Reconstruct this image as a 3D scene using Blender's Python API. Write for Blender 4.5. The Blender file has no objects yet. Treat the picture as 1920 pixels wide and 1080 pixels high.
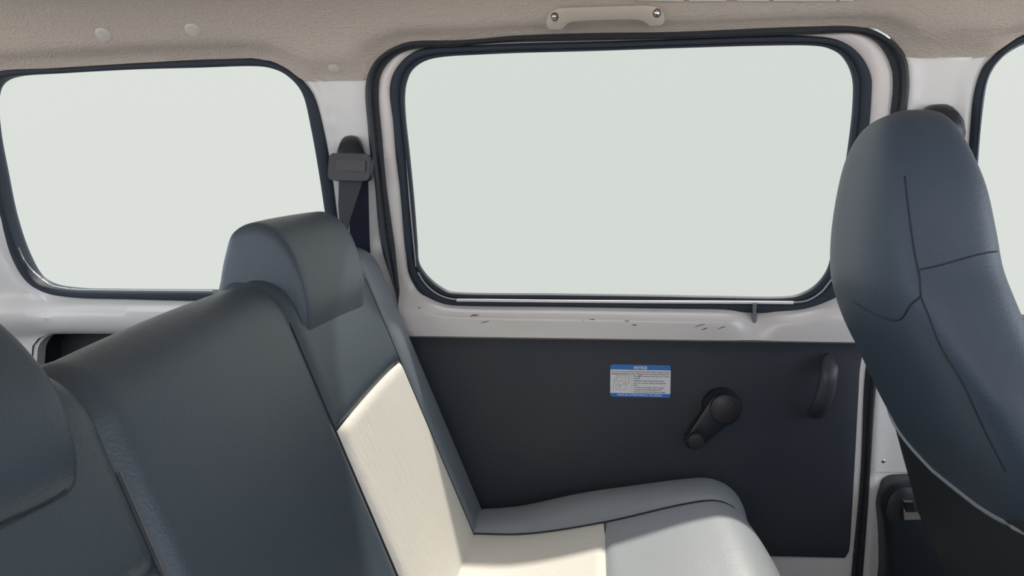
import bpy, bmesh, math
import numpy as np
from mathutils import Vector, Matrix
from mathutils.geometry import delaunay_2d_cdt
from mathutils.bvhtree import BVHTree

S = bpy.context.scene
COL = S.collection
ZC = 0.95            # height of the camera above the floor; geometry below is written relative to the camera

# ------------------------------------------------------------------ camera
FPX = 1450.0
YAW, PITCH, ROLL = math.radians(6.0), math.radians(-4.2), 0.0
cam_d = bpy.data.cameras.new('camera'); cam = bpy.data.objects.new('camera', cam_d); COL.objects.link(cam)
cam_d.sensor_width = 36; cam_d.lens = FPX * 36 / 1920; cam_d.clip_start = 0.01
CR = Matrix.Rotation(YAW, 3, 'Z') @ Matrix.Rotation(math.pi/2 + PITCH, 3, 'X') @ Matrix.Rotation(ROLL, 3, 'Z')
cam.matrix_world = Matrix.Translation((0, 0, ZC)) @ CR.to_4x4()
S.camera = cam

# ------------------------------------------------------------------ world: hazy white sky, bluer and brighter behind the camera
w = bpy.data.worlds.new('world'); S.world = w; w.use_nodes = True
nt = w.node_tree; nt.nodes.clear()
wo = nt.nodes.new('ShaderNodeOutputWorld'); bg = nt.nodes.new('ShaderNodeBackground')
tc = nt.nodes.new('ShaderNodeTexCoord'); sx = nt.nodes.new('ShaderNodeSeparateXYZ')
mr = nt.nodes.new('ShaderNodeMapRange'); mr.inputs['From Min'].default_value = -1; mr.inputs['From Max'].default_value = 1
rp = nt.nodes.new('ShaderNodeValToRGB'); el = rp.color_ramp.elements     # by compass direction: -Y .. +Y
el[0].position = 0.06; el[0].color = (2.0, 2.08, 2.3, 1)
el[1].position = 0.80; el[1].color = (0.790, 0.825, 0.785, 1)
for p_, c_ in ((0.32, (2.9, 3.3, 3.9, 1)), (0.58, (3.2, 3.5, 3.95, 1))):
    e_ = el.new(p_); e_.color = c_
mz = nt.nodes.new('ShaderNodeMapRange'); mz.inputs['From Min'].default_value = -0.25; mz.inputs['From Max'].default_value = 0.0
my = nt.nodes.new('ShaderNodeMapRange'); my.inputs['From Min'].default_value = 0.35; my.inputs['From Max'].default_value = 0.60
mm = nt.nodes.new('ShaderNodeMath'); mm.operation = 'MAXIMUM'
mg = nt.nodes.new('ShaderNodeMix'); mg.data_type = 'RGBA'
mg.inputs['A'].default_value = (2.5, 2.15, 1.8, 1)                      # sunlit ground outside the open side
nt.links.new(tc.outputs['Generated'], sx.inputs[0]); nt.links.new(sx.outputs['Y'], mr.inputs['Value'])
nt.links.new(sx.outputs['Z'], mz.inputs['Value']); nt.links.new(sx.outputs['Y'], my.inputs['Value'])
nt.links.new(mz.outputs[0], mm.inputs[0]); nt.links.new(my.outputs[0], mm.inputs[1]); nt.links.new(mm.outputs[0], mg.inputs['Factor'])
nt.links.new(mr.outputs[0], rp.inputs[0]); nt.links.new(rp.outputs[0], mg.inputs['B']); nt.links.new(mg.outputs['Result'], bg.inputs['Color'])
bg.inputs['Strength'].default_value = 1.0
nt.links.new(bg.outputs[0], wo.inputs[0])

# ------------------------------------------------------------------ sun, high beyond the sliding door
sd = bpy.data.lights.new('sun', 'SUN'); sun = bpy.data.objects.new('sun', sd); COL.objects.link(sun)
sd.energy = 4.6; sd.angle = math.radians(3.0); sd.color = (1.0, 0.95, 0.86)
sun.rotation_euler = Vector((-0.10, -0.60, -0.78)).to_track_quat('-Z', 'Y').to_euler()
sun.location = (0.4, 3, 4)

vs = S.view_settings
S.display_settings.display_device = 'sRGB'
vs.view_transform = 'Standard'; vs.look = 'None'; vs.gamma = 1.0; vs.exposure = 0.0; vs.use_curve_mapping = False

# ------------------------------------------------------------------ materials
def mat(name, col, rough=0.5, spec=0.5, coat=0.0, metal=0.0, bump=None, var=None, sheen=0.0):
    m = bpy.data.materials.new(name); m.use_nodes = True
    t = m.node_tree; b = t.nodes['Principled BSDF']
    b.inputs['Base Color'].default_value = (*col, 1); b.inputs['Roughness'].default_value = rough
    b.inputs['Specular IOR Level'].default_value = spec; b.inputs['Coat Weight'].default_value = coat
    b.inputs['Coat Roughness'].default_value = 0.15
    b.inputs['Metallic'].default_value = metal; b.inputs['Sheen Weight'].default_value = sheen
    co = t.nodes.new('ShaderNodeTexCoord')
    h = None
    for k, (scale, strength, stretch) in enumerate(bump or []):
        mp = t.nodes.new('ShaderNodeMapping'); mp.inputs['Scale'].default_value = stretch
        n = t.nodes.new('ShaderNodeTexNoise'); n.inputs['Scale'].default_value = scale; n.inputs['Detail'].default_value = 4
        bp = t.nodes.new('ShaderNodeBump'); bp.inputs['Strength'].default_value = strength; bp.inputs['Distance'].default_value = 0.002
        t.links.new(co.outputs['Object'], mp.inputs[0]); t.links.new(mp.outputs[0], n.inputs['Vector'])
        t.links.new(n.outputs['Fac'], bp.inputs['Height'])
        if h: t.links.new(h.outputs[0], bp.inputs['Normal'])
        h = bp
    if h: t.links.new(h.outputs[0], b.inputs['Normal'])
    if var:
        scale, amt, col2 = var
        n = t.nodes.new('ShaderNodeTexNoise'); n.inputs['Scale'].default_value = scale; n.inputs['Detail'].default_value = 5
        r = t.nodes.new('ShaderNodeMapRange'); r.inputs['From Min'].default_value = 0.35; r.inputs['From Max'].default_value = 0.7
        r.inputs['To Max'].default_value = amt
        x = t.nodes.new('ShaderNodeMix'); x.data_type = 'RGBA'
        x.inputs['A'].default_value = (*col, 1); x.inputs['B'].default_value = (*col2, 1)
        t.links.new(co.outputs['Object'], n.inputs['Vector']); t.links.new(n.outputs['Fac'], r.inputs['Value'])
        t.links.new(r.outputs[0], x.inputs['Factor']); t.links.new(x.outputs['Result'], b.inputs['Base Color'])
    return m
U1 = (1, 1, 1)
M_HEAD = mat('headliner_felt', (0.60, 0.535, 0.465), 0.95, 0.1, bump=[(230, 0.9, (1, 1, 2.2)), (40, 0.25, U1)], var=(300, 0.5, (0.50, 0.44, 0.385)), sheen=0.15)
M_PAINT = mat('body_paint', (0.83, 0.83, 0.81), 0.33, 0.5, coat=0.25, bump=[(9, 0.04, U1)])
M_DOORP = mat('door_paint', (0.78, 0.745, 0.72), 0.28, 0.5, coat=0.4, bump=[(9, 0.05, U1)])
M_RUB = mat('black_rubber', (0.033, 0.044, 0.059), 0.62, 0.28, bump=[(60, 0.15, U1)])
M_TRIM = mat('black_trim_board', (0.025, 0.033, 0.047), 0.52, 0.5, bump=[(500, 0.25, U1)], var=(7, 0.5, (0.044, 0.048, 0.054)))
M_VINYL = mat('charcoal_vinyl', (0.052, 0.071, 0.088), 0.40, 0.5, bump=[(420, 0.22, U1), (14, 0.35, (1, 1, 0.6))])
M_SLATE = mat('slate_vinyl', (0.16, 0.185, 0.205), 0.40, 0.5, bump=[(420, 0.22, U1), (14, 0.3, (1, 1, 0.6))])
M_SLATE_LIT = mat('slate_vinyl_lit', (0.27, 0.30, 0.325), 0.40, 0.5, bump=[(420, 0.22, U1), (14, 0.3, (1, 1, 0.6))])  # same slate vinyl, lightened so the cushion bolster looks lit
M_VINYL2 = mat('navy_vinyl', (0.052, 0.075, 0.106), 0.45, 0.5, bump=[(420, 0.2, U1), (12, 0.3, U1)])
M_CREAM = mat('cream_vinyl', (0.74, 0.70, 0.62), 0.5, 0.4, bump=[(60, 0.6, (1, 1.8, 0.6)), (500, 0.15, U1), (14, 0.3, U1)])
M_GREY = mat('grey_vinyl', (0.33, 0.35, 0.37), 0.45, 0.5, bump=[(300, 0.15, U1), (16, 0.35, U1)])
M_SEAM = mat('seam_thread', (0.022, 0.027, 0.032), 0.7)
M_PIPE = mat('pale_piping', (0.30, 0.35, 0.40), 0.35)
M_PIPE2 = mat('worn_piping', (0.115, 0.118, 0.118), 0.6)
M_BPL = mat('black_plastic', (0.019, 0.024, 0.032), 0.35, 0.5)
M_BPM = mat('matt_black_plastic', (0.028, 0.032, 0.038), 0.5, 0.4)
M_KNOB = mat('brownish_cap', (0.035, 0.031, 0.034), 0.38, 0.5)
M_WEB = mat('belt_webbing', (0.045, 0.052, 0.058), 0.6, 0.3, bump=[(300, 0.3, (6, 1, 1))])
M_WEBD = mat('dark_belt_webbing', (0.016, 0.020, 0.034), 0.7, 0.2, bump=[(300, 0.3, (6, 1, 1))])
M_BEIGE = mat('beige_plastic', (0.56, 0.51, 0.43), 0.42, 0.5)
M_CLIP = mat('pale_clip', (0.62, 0.60, 0.55), 0.45)
M_WINLIGHT = mat('white_window_light', (0.92, 0.92, 0.90), 0.4)  # white colour stands for window light
M_STEEL = mat('steel', (0.62, 0.60, 0.60), 0.22, 0.5, metal=1.0)
M_CHROME = mat('bright_strip', (0.88, 0.86, 0.88), 0.35, 0.6)
M_LIP = mat('pale_lip', (0.40, 0.39, 0.40), 0.3, 0.6)
M_WHITE = mat('sticker_white', (0.86, 0.86, 0.88), 0.5)
M_BLUE = mat('sticker_blue', (0.035, 0.20, 0.62), 0.45)
M_LETW = mat('sticker_letter_white', (0.90, 0.93, 0.98), 0.5)
M_INK = mat('sticker_ink', (0.06, 0.06, 0.07), 0.6)
M_FLOOR = mat('floor_mat', (0.05, 0.05, 0.055), 0.8, bump=[(80, 0.4, U1)])
M_SCUFF = mat('scuff', (0.20, 0.185, 0.175), 0.6)
M_SCUFFD = mat('dark_scratch', (0.10, 0.08, 0.075), 0.7)
M_SCUFFB = mat('faint_scuff', (0.045, 0.044, 0.046), 0.5)

def glass(name, tint):
    m = bpy.data.materials.new(name); m.use_nodes = True; t = m.node_tree; t.nodes.clear()
    o = t.nodes.new('ShaderNodeOutputMaterial'); tr = t.nodes.new('ShaderNodeBsdfTransparent')
    gl = t.nodes.new('ShaderNodeBsdfGlossy'); gl.inputs['Roughness'].default_value = 0.03
    fr = t.nodes.new('ShaderNodeFresnel'); fr.inputs['IOR'].default_value = 1.08
    mi = t.nodes.new('ShaderNodeMixShader'); tr.inputs['Color'].default_value = (*tint, 1)
    t.links.new(fr.outputs[0], mi.inputs[0]); t.links.new(tr.outputs[0], mi.inputs[1]); t.links.new(gl.outputs[0], mi.inputs[2])
    t.links.new(mi.outputs[0], o.inputs[0]); return m
M_GLASS = glass('clear_glass', (0.95, 0.95, 0.95))
M_GLASSD = glass('tinted_glass', (0.915, 0.92, 0.92))

# ribbed rubber: fine ribs across the strip (UV u = metres along it)
def ribbed():
    m = mat('ribbed_rubber', (0.030, 0.036, 0.044), 0.5, 0.5); t = m.node_tree
    uv = t.nodes.new('ShaderNodeUVMap'); uv.uv_map = 'UVMap'
    wv = t.nodes.new('ShaderNodeTexWave'); wv.wave_type = 'BANDS'; wv.bands_direction = 'X'; wv.inputs['Scale'].default_value = 75
    sp = t.nodes.new('ShaderNodeSeparateXYZ'); rp = t.nodes.new('ShaderNodeMapRange')
    rp.inputs['From Min'].default_value = 0.55; rp.inputs['From Max'].default_value = 0.65
    mu = t.nodes.new('ShaderNodeMath'); mu.operation = 'MULTIPLY'
    bp = t.nodes.new('ShaderNodeBump'); bp.inputs['Strength'].default_value = 0.5; bp.inputs['Distance'].default_value = 0.002
    t.links.new(uv.outputs[0], wv.inputs['Vector']); t.links.new(uv.outputs[0], sp.inputs[0]); t.links.new(sp.outputs['Y'], rp.inputs['Value'])
    t.links.new(wv.outputs['Fac'], mu.inputs[0]); t.links.new(rp.outputs[0], mu.inputs[1]); t.links.new(mu.outputs[0], bp.inputs['Height'])
    t.links.new(bp.outputs[0], t.nodes['Principled BSDF'].inputs['Normal']); return m
M_RIB = ribbed()

# ------------------------------------------------------------------ object helpers
ROOTLOC = {}
def tag(o, label=None, cat=None, group=None, kind=None):
    if label: o['label'] = label
    if cat: o['category'] = cat
    if group: o['group'] = group
    if kind: o['kind'] = kind
    return o
def empty(name, loc, label, cat):
    o = bpy.data.objects.new(name, None); COL.objects.link(o); o.empty_display_size = 0.05
    o.location = (loc[0], loc[1], loc[2] + ZC); ROOTLOC[o.name] = Vector(loc)
    return tag(o, label, cat)
def absloc(o):
    v = Vector((0, 0, 0))
    while o: v += ROOTLOC[o.name]; o = o.parent
    return v
def obj(name, verts, faces, m, parent=None, smooth=True, uvs=None, mats=None, mi=None, sharp=35):
    """verts in camera-relative space; one mesh object whose origin is at its own centre of base"""
    me = bpy.data.meshes.new(name)
    V = [Vector(v) for v in verts]
    n = len(V); c = Vector((sum(v.x for v in V)/n, sum(v.y for v in V)/n, min(v.z for v in V)))
    me.from_pydata([v - c for v in V], [], faces)
    me.materials.append(m)
    for q in (mats or []): me.materials.append(q)
    if mi: me.polygons.foreach_set('material_index', mi)
    if uvs:
        l = me.uv_layers.new(name='UVMap')
        for p in me.polygons:
            for li, vi in zip(p.loop_indices, p.vertices): l.data[li].uv = uvs[vi]
    me.validate(); me.update()
    bm = bmesh.new(); bm.from_mesh(me); bmesh.ops.recalc_face_normals(bm, faces=bm.faces); bm.to_mesh(me); bm.free()
    if smooth:
        me.polygons.foreach_set('use_smooth', [True]*len(me.polygons))
        me.set_sharp_from_angle(angle=math.radians(sharp))
    o = bpy.data.objects.new(name, me); COL.objects.link(o)
    if parent:
        o.parent = parent; o.location = c - absloc(parent); ROOTLOC[o.name] = c - absloc(parent)
    else:
        o.location = c + Vector((0, 0, ZC)); ROOTLOC[o.name] = c
    return o

# ------------------------------------------------------------------ rays and the side of the van
def ray(px, py):
    return (CR @ Vector(((px - 960)/FPX, (540 - py)/FPX, -1))).normalized()
def P(px, py, y):
    d = ray(px, py); return d * (y / d.y)

# section of the van's side: floor, upright lower side, window part leaning in, rail curve, roof
_pr = [(1.25, -0.95), (1.25, -0.19)]
for k in range(1, 4): _pr.append((1.25 - 0.0022*k*k/2, -0.19 + 0.012*k))
z0, y0 = _pr[-1][1], _pr[-1][0]
_pr.append((y0 - 0.20*(0.25 - z0), 0.25)); ye = _pr[-1][0]
for k in range(1, 13):
    a = math.radians(11.3 + (90 - 14.3) * k / 12); r0 = 0.105
    a0 = math.radians(11.3)
    _pr.append((ye - 0.15*(math.cos(a0) - math.cos(a)) , 0.25 + r0*(math.sin(a) - math.sin(a0))*1.25))
yl, zl = _pr[-1]
_pr += [(0.6, zl + 0.02), (0.1, zl + 0.026), (-0.35, zl + 0.02)]
PY = np.array([p[0] for p in _pr]); PZ = np.array([p[1] for p in _pr])
PT = np.concatenate([[0], np.cumsum(np.hypot(np.diff(PY), np.diff(PZ)))])
def prof(t): return float(np.interp(t, PT, PY)), float(np.interp(t, PT, PZ))
def pnorm(t):
    a = prof(t - 0.008); b = prof(t + 0.008); dy, dz = b[0]-a[0], b[1]-a[1]; L = math.hypot(dy, dz)
    return (-dz/L, dy/L)            # towards the cabin
def M(x, t, off=0.0):
    y, z = prof(t); n = pnorm(t); return Vector((x, y + n[0]*off, z + n[1]*off))
_TT = np.linspace(0.2, PT[-1]-0.05, 2600)
_Q = np.array([[*prof(t), *pnorm(t)] for t in _TT])
def U(px, py, off=0.0):
    d = ray(px, py); qy = _Q[:, 0] + _Q[:, 2]*off; qz = _Q[:, 1] + _Q[:, 3]*off
    e = qz*d.y - qy*d.z
    s = np.where((e[:-1] <= 0) & (e[1:] > 0))[0]
    if len(s) == 0: i = int(np.argmin(np.abs(e))); f = 0
    else: i = int(s[0]); f = -e[i]/(e[i+1]-e[i])
    t = _TT[i] + f*(_TT[1]-_TT[0]); y = qy[i] + f*(qy[min(i+1, len(qy)-1)]-qy[i])
    return (d.x * y / d.y, t)
def TZ(z): return float(np.interp(z, PZ[:8], PT[:8]))
T_BELT = TZ(-0.165)

def catmull(pts, closed=False, n=8):
    P_ = [np.array(p, float) for p in pts]; N = len(P_); out = []
    rng = range(N if closed else N-1)
    for i in rng:
        if closed: a, b, c, d = P_[i-1], P_[i], P_[(i+1) % N], P_[(i+2) % N]
        else: a, b, c, d = P_[max(i-1, 0)], P_[i], P_[i+1], P_[min(i+2, N-1)]
        # centripetal
        def kn(t, p, q): return t + max(np.linalg.norm(q-p), 1e-6)**0.5
        if np.allclose(a, b): a = b*2 - c
        if np.allclose(c, d): d = c*2 - b
        t0 = 0; t1 = kn(t0, a, b); t2 = kn(t1, b, c); t3 = kn(t2, c, d)
        for k in range(n):
            t = t1 + (t2-t1)*k/n
            A1 = (t1-t)/(t1-t0)*a + (t-t0)/(t1-t0)*b; A2 = (t2-t)/(t2-t1)*b + (t-t1)/(t2-t1)*c; A3 = (t3-t)/(t3-t2)*c + (t-t2)/(t3-t2)*d
            B1 = (t2-t)/(t2-t0)*A1 + (t-t0)/(t2-t0)*A2; B2 = (t3-t)/(t3-t1)*A2 + (t-t1)/(t3-t1)*A3
            out.append((t2-t)/(t2-t1)*B1 + (t-t1)/(t2-t1)*B2)
    if not closed: out.append(P_[-1])
    return [tuple(p) for p in out]
def resample(pts, n, closed=False):
    a = np.array(pts); 
    if closed: a = np.vstack([a, a[:1]])
    s = np.concatenate([[0], np.cumsum(np.linalg.norm(np.diff(a, axis=0), axis=1))])
    q = np.linspace(0, s[-1], n + 1 if closed else n)
    if closed: q = q[:-1]
    return [tuple(np.interp(v, s, a[:, k]) for k in range(a.shape[1])) for v in q]
def nearest_on(p, poly, closed):
    a = np.array(poly); b = np.roll(a, -1, axis=0)
    if not closed: a = a[:-1]; b = b[:-1]
    p = np.array(p); d = b - a; t = np.clip(((p-a)*d).sum(1)/np.maximum((d*d).sum(1), 1e-12), 0, 1)
    q = a + d*t[:, None]; k = np.argmin(((q-p)**2).sum(1)); return tuple(q[k])
def dist_to(pts, poly, closed=True):
    a = np.array(poly, float); b = np.roll(a, -1, axis=0)
    if not closed: a = a[:-1]; b = b[:-1]
    out = np.full(len(pts), 9.0); p = np.array(pts, float)
    for A, B in zip(a, b):
        d = B - A; t = np.clip(((p-A)@d)/max(d@d, 1e-12), 0, 1); q = A + t[:, None]*d
        out = np.minimum(out, np.hypot(*(p-q).T))
    return out
def inside(pts, poly):
    p = np.array(pts, float); a = np.array(poly, float); r = np.zeros(len(p), bool); j = len(a)-1
    for i in range(len(a)):
        yi, yj = a[i, 1], a[j, 1]
        if yi != yj:
            c = ((yi > p[:, 1]) != (yj > p[:, 1])) & (p[:, 0] < (a[j, 0]-a[i, 0])*(p[:, 1]-yi)/(yj-yi) + a[i, 0])
            r ^= c
        j = i
    return r
def sheet(name, outer, holes, offn, step, m, parent=None, thick=0.012, fmap=M, rings=(0.003, 0.007, 0.012, 0.018)):
    """curved sheet in (x, t) with holes; offn(points, hole distances, outer distance) -> offset to the cabin side"""
    loops = [resample(outer, max(8, int(per(outer)/step)), True)] + [resample(h, max(24, int(per(h)/(step*0.8))), True) for h in holes]
    vs_, ed = [], []
    for L in loops:
        b = len(vs_); vs_ += L; ed += [(b+i, b+(i+1) % len(L)) for i in range(len(L))]
    a = np.array(loops[0]); gx = np.arange(a[:, 0].min(), a[:, 0].max(), step); gt = np.arange(a[:, 1].min(), a[:, 1].max(), step)
    G = np.array([(x + (step/2 if j % 2 else 0), t) for j, t in enumerate(gt) for x in gx])
    ok = inside(G, loops[0]) & (dist_to(G, loops[0]) > step*0.5)
    for L in loops[1:]: ok &= ~inside(G, L) & (dist_to(G, L) > max(step*0.5, rings[-1] + step*0.3))
    extra = []
    for L in loops[1:]:
        A = np.array(L); T = np.roll(A, -1, 0) - np.roll(A, 1, 0); N = np.stack([T[:, 1], -T[:, 0]], 1); N /= np.linalg.norm(N, axis=1)[:, None] + 1e-9
        for sgn in (1, -1):
            q = A + N*sgn*0.002
            if (~inside(q, L)).mean() > 0.5: break
        for r in rings:
            q = A + N*sgn*r
            k = inside(q, loops[0]) & (dist_to(q, loops[0]) > step*0.4)
            for L2 in loops[1:]: k &= ~inside(q, L2) & (dist_to(q, L2) > r*0.8)
            extra += [tuple(z) for z in q[k]]
    vs_ += extra + [tuple(g) for g in G[ok]]
    r = delaunay_2d_cdt([Vector(v) for v in vs_], ed, [], 0, 1e-6)
    v2 = [(v.x, v.y) for v in r[0]]; F = [tuple(f) for f in r[2]]
    C = np.array([np.mean([v2[i] for i in f], axis=0) for f in F])
    ok = inside(C, loops[0])
    for L in loops[1:]: ok &= ~inside(C, L)
    F = [f for f, k in zip(F, ok) if k]
    hd = [dist_to(v2, L) for L in loops[1:]]; od = dist_to(v2, loops[0])
    off = offn(np.array(v2), hd, od)
    V = [fmap(x, t, float(o)) for (x, t), o in zip(v2, off)]
    # skirt around every boundary
    from collections import Counter
    ec = Counter(tuple(sorted((f[i], f[(i+1) % len(f)]))) for f in F for i in range(len(f)))
    bd = [e for e, c in ec.items() if c == 1]; mp = {}
    for e in bd:
        for i in e:
            if i not in mp: mp[i] = len(V); V.append(fmap(v2[i][0], v2[i][1], float(off[i]) - thick))
    F += [(e[0], e[1], mp[e[1]], mp[e[0]]) for e in bd]
    used = sorted({i for f in F for i in f}); mp2 = {v: k for k, v in enumerate(used)}
    return obj(name, [V[i] for i in used], [tuple(mp2[i] for i in f) for f in F], m, parent, sharp=50)
def per(L):
    a = np.array(L); return float(np.linalg.norm(a - np.roll(a, -1, 0), axis=1).sum())
def band(name, outer, inner, section, m, parent=None, closed=True, n=500, fmap=M, uv=True):
    """strip between two traced loops; section = [(u across, offset)]"""
    A = resample(outer, n, closed); V, UV, F = [], [], []; s = 0
    for i, p in enumerate(A):
        q = nearest_on(p, inner, closed)
        if i: s += math.dist(p, A[i-1])
        for u, o in section:
            V.append(fmap(p[0] + (q[0]-p[0])*u, p[1] + (q[1]-p[1])*u, o)); UV.append((s, u))
    k = len(section)
    for i in range(n if closed else n-1):
        j = (i+1) % n
        for c in range(k-1): F.append((i*k+c, j*k+c, j*k+c+1, i*k+c+1))
    return obj(name, V, F, m, parent, uvs=UV, sharp=60)
def bumpsec(h, base=-0.006, k=9, p=0.5, u0=0, u1=1):
    return [(u0, base)] + [(u0 + (u1-u0)*(0.5-0.5*math.cos(math.pi*i/k)), h*math.sin(math.pi*min(max(i/k, 0.06), 0.94))**p) for i in range(k+1)] + [(u1, base)]
def tube(name, pts, r, m, parent=None, seg=10, closed=False, flat=None, rad=None):
    pts = [Vector(p) for p in pts]; V, F = [], []; n = len(pts); up = Vector((0, -1, 0.001))
    for i, p in enumerate(pts):
        t = (pts[min(i+1, n-1)] - pts[max(i-1, 0)]).normalized()
        a = t.cross(up)
        if a.length < 0.1: a = t.cross(Vector((0, 0, 1)))
        a.normalize(); b = a.cross(t).normalized()
        rr = rad[i] if rad else r
        for k in range(seg):
            c = 2*math.pi*k/seg; V.append(p + a*math.cos(c)*rr + b*math.sin(c)*rr*(flat or 1))
    for i in range(n-1):
        for k in range(seg): F.append((i*seg+k, i*seg+(k+1) % seg, (i+1)*seg+(k+1) % seg, (i+1)*seg+k))
    F.append(tuple(range(seg))[::-1]); F.append(tuple(range((n-1)*seg, n*seg)))
    return obj(name, V, F, m, parent, sharp=60)
def lathe(name, c, axis, prof_, m, parent=None, seg=40, updir=Vector((0, 0, 1)), sx_=1.0):
    """prof_ = [(radius, height along axis)]"""
    axis = Vector(axis).normalized(); a = axis.cross(updir).normalized(); b = axis.cross(a); V, F = [], []; c = Vector(c)
    for r, h in prof_:
        for k in range(seg):
            q = 2*math.pi*k/seg; V.append(c + axis*h + a*math.cos(q)*r*sx_ + b*math.sin(q)*r)
    for i in range(len(prof_)-1):
        for k in range(seg): F.append((i*seg+k, i*seg+(k+1) % seg, (i+1)*seg+(k+1) % seg, (i+1)*seg+k))
    F.append(tuple(range(seg))); F.append(tuple(range((len(prof_)-1)*seg, len(prof_)*seg)))
    return obj(name, V, F, m, parent, sharp=40)
def trace(pts, off=0.0, closed=False, n=8):
    return catmull([U(x, y, off) for x, y in pts], closed, n)
def grid(name, f, nu, nv, m, parent=None, skirt=None, sharp=60, mats=None, mi=None):
    V = [Vector(f(i/(nu-1), j/(nv-1))) for i in range(nu) for j in range(nv)]
    F = [(i*nv+j, (i+1)*nv+j, (i+1)*nv+j+1, i*nv+j+1) for i in range(nu-1) for j in range(nv-1)]
    if skirt is not None:
        bd = [i*nv for i in range(nu)] + [(nu-1)*nv+j for j in range(1, nv)] + [i*nv+nv-1 for i in range(nu-2, -1, -1)] + [j for j in range(nv-2, 0, -1)]
        b = len(V); V += [V[i] + Vector(skirt) for i in bd]; k = len(bd)
        F += [(bd[i], bd[(i+1) % k], b+(i+1) % k, b+i) for i in range(k)]
    return obj(name, V, F, m, parent, sharp=sharp)
def hull_obj(o):
    bpy.context.view_layer.update()
    me = o.data; off = absloc(o)
    return BVHTree.FromPolygons([v.co + off for v in me.vertices], [tuple(p.vertices) for p in me.polygons])
def cast(bvhs, px, py):
    best = None
    for b in bvhs:
        h = b.ray_cast(Vector((0, 0, 0)), ray(px, py))
        if h[0] is not None and (best is None or h[3] < best[3]): best = h
    return best
def seam(name, pts, bvhs, r, m, parent, lift=0.0, n=6):
    q = catmull(pts, False, n); out = []
    for x, y in q:
        h = cast(bvhs, x, y)
        if h: out.append(h[0] + h[1]*lift*(1 if h[1].dot(ray(x, y)) < 0 else -1))
    return tube(name, out, r, m, parent, seg=6)

# ================================================================== the van's side: traced outlines
LW_IN = [(0,151),(22,144),(111,138),(259,130),(370,127),(481,124),(507,127),(533,137),(556,156),(570,178),(585,241),(600,326),(611,400),(622,480),(622,515),(608,538),(575,549),(399,548.5),(207,547),(135,545),(93,538),(67,523),(42,480),(18,410),(0,325),(-14,250),(-18,190),(-12,163)]
LW_OUT = [(0,133),(111,127),(259,118),(370,112),(474,109),(511,115),(537,128),(567,150),(589,178),(607,237),(622,315),(633,400),(645,490),(645,525),(628,552),(585,563),(370,563),(250,560),(135,556),(88,547),(55,527),(26,482),(4,415),(-14,330),(-28,250),(-34,190),(-22,147)]
DG_IN = [(756,215),(755,178),(758,156),(767,134),(782,121),(804,112),(838,107),(893,104),(960,101),(1110,97),(1260,92),(1440,87),(1525,87),(1555,91),(1580,102),(1595,120),(1605,150),(1605,200),(1598,265),(1585,350),(1570,435),(1557,508),(1534,539),(1511,553),(1487,560),(1344,560),(1240,558),(1052,555.5),(856,553),(838,550),(823,542),(808,531),(792,514),(782,496),(779,460),(773,382),(764,290)]
DG_OUT = [(736,227),(730,178),(732,152),(741,130),(760,108),(782,95),(819,90),(893,87),(960,84),(1160,79),(1260,76),(1410,70),(1510,69),(1570,75),(1600,90),(1621,112),(1635,145),(1635,185),(1630,250),(1618,350),(1604,435),(1590,520),(1574,557),(1547,574),(1500,587),(1344,585),(1240,584),(1052,581),(856,578),(836,576),(813,568.5),(789,553),(774,532),(765,511),(761,480),(758,460),(749,356),(741,290)]
DS_OUT = [(684,178),(686,151),(693,130),(708,108),(734,90),(767,78.5),(856,75.5),(908,72),(960,67),(1110,62),(1260,60),(1510,50),(1610,50),(1650,62),(1680,82),(1700,110),(1705,140),(1705,170),(1700,215),(1690,320),(1676,480),(1656,640),(1641,746),(1633,868),(1618,1080),(1600,1330),(840,1330),(790,900),(768,700),(745,560),(714,460),(701,334),(693,282),(688,227)]
DS_IN = [(708,178),(710,149),(719,127),(738,108),(760,97),(782,92),(856,88),(908,83),(960,80),(1110,77),(1260,74),(1510,66),(1610,65),(1645,80),(1665,105),(1676,135),(1677,170),(1672,215),(1662,320),(1648,480),(1632,640),(1621,709),(1614,884),(1596,1080),(1578,1310),(860,1310),(812,900),(785,700),(752,573),(738,460),(724,360),(719,312),(714,252),(710,215)]
FW_OUT = [(1818,244),(1823,186),(1832,149),(1843,124),(1862,104),(1882,84),(1900,72),(1925,62),(2060,42),(2350,30),(2480,60),(2560,300),(2640,560),(2560,620),(2000,625),(1850,600),(1812,560),(1806,420)]
FW_IN = [(1834,263),(1841,197),(1848,155),(1857,133),(1873,111),(1900,91),(1925,80),(2060,62),(2340,50),(2460,80),(2540,300),(2610,540),(2540,600),(2000,603),(1862,580),(1832,545),(1826,420)]
lw_in, lw_out = trace(LW_IN, closed=True), trace(LW_OUT, closed=True)
dg_in, dg_out = trace(DG_IN, 0.006, True), trace(DG_OUT, 0.006, True)
ds_in, ds_out = trace(DS_IN, 0.008, True), trace(DS_OUT, 0.008, True)
fw_in, fw_out = trace(FW_IN, closed=True), trace(FW_OUT, closed=True)
def mid(A, B, u, n=160):
    return [tuple(np.array(p)*(1-u) + np.array(nearest_on(p, B, True))*u) for p in resample(A, n, True)]
def sst(a, b, x): 
    q = np.clip((x-a)/(b-a), 0, 1); return q*q*(3-2*q)

# recess under the rear quarter window
POCKET = trace([(66,672),(68,650),(76,638),(93,629),(130,627),(260,627),(430,630),(520,634),(540,650),(545,720),(540,800),(500,820),(150,815),(90,805),(70,780),(65,720)], 0.02, True)

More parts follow.
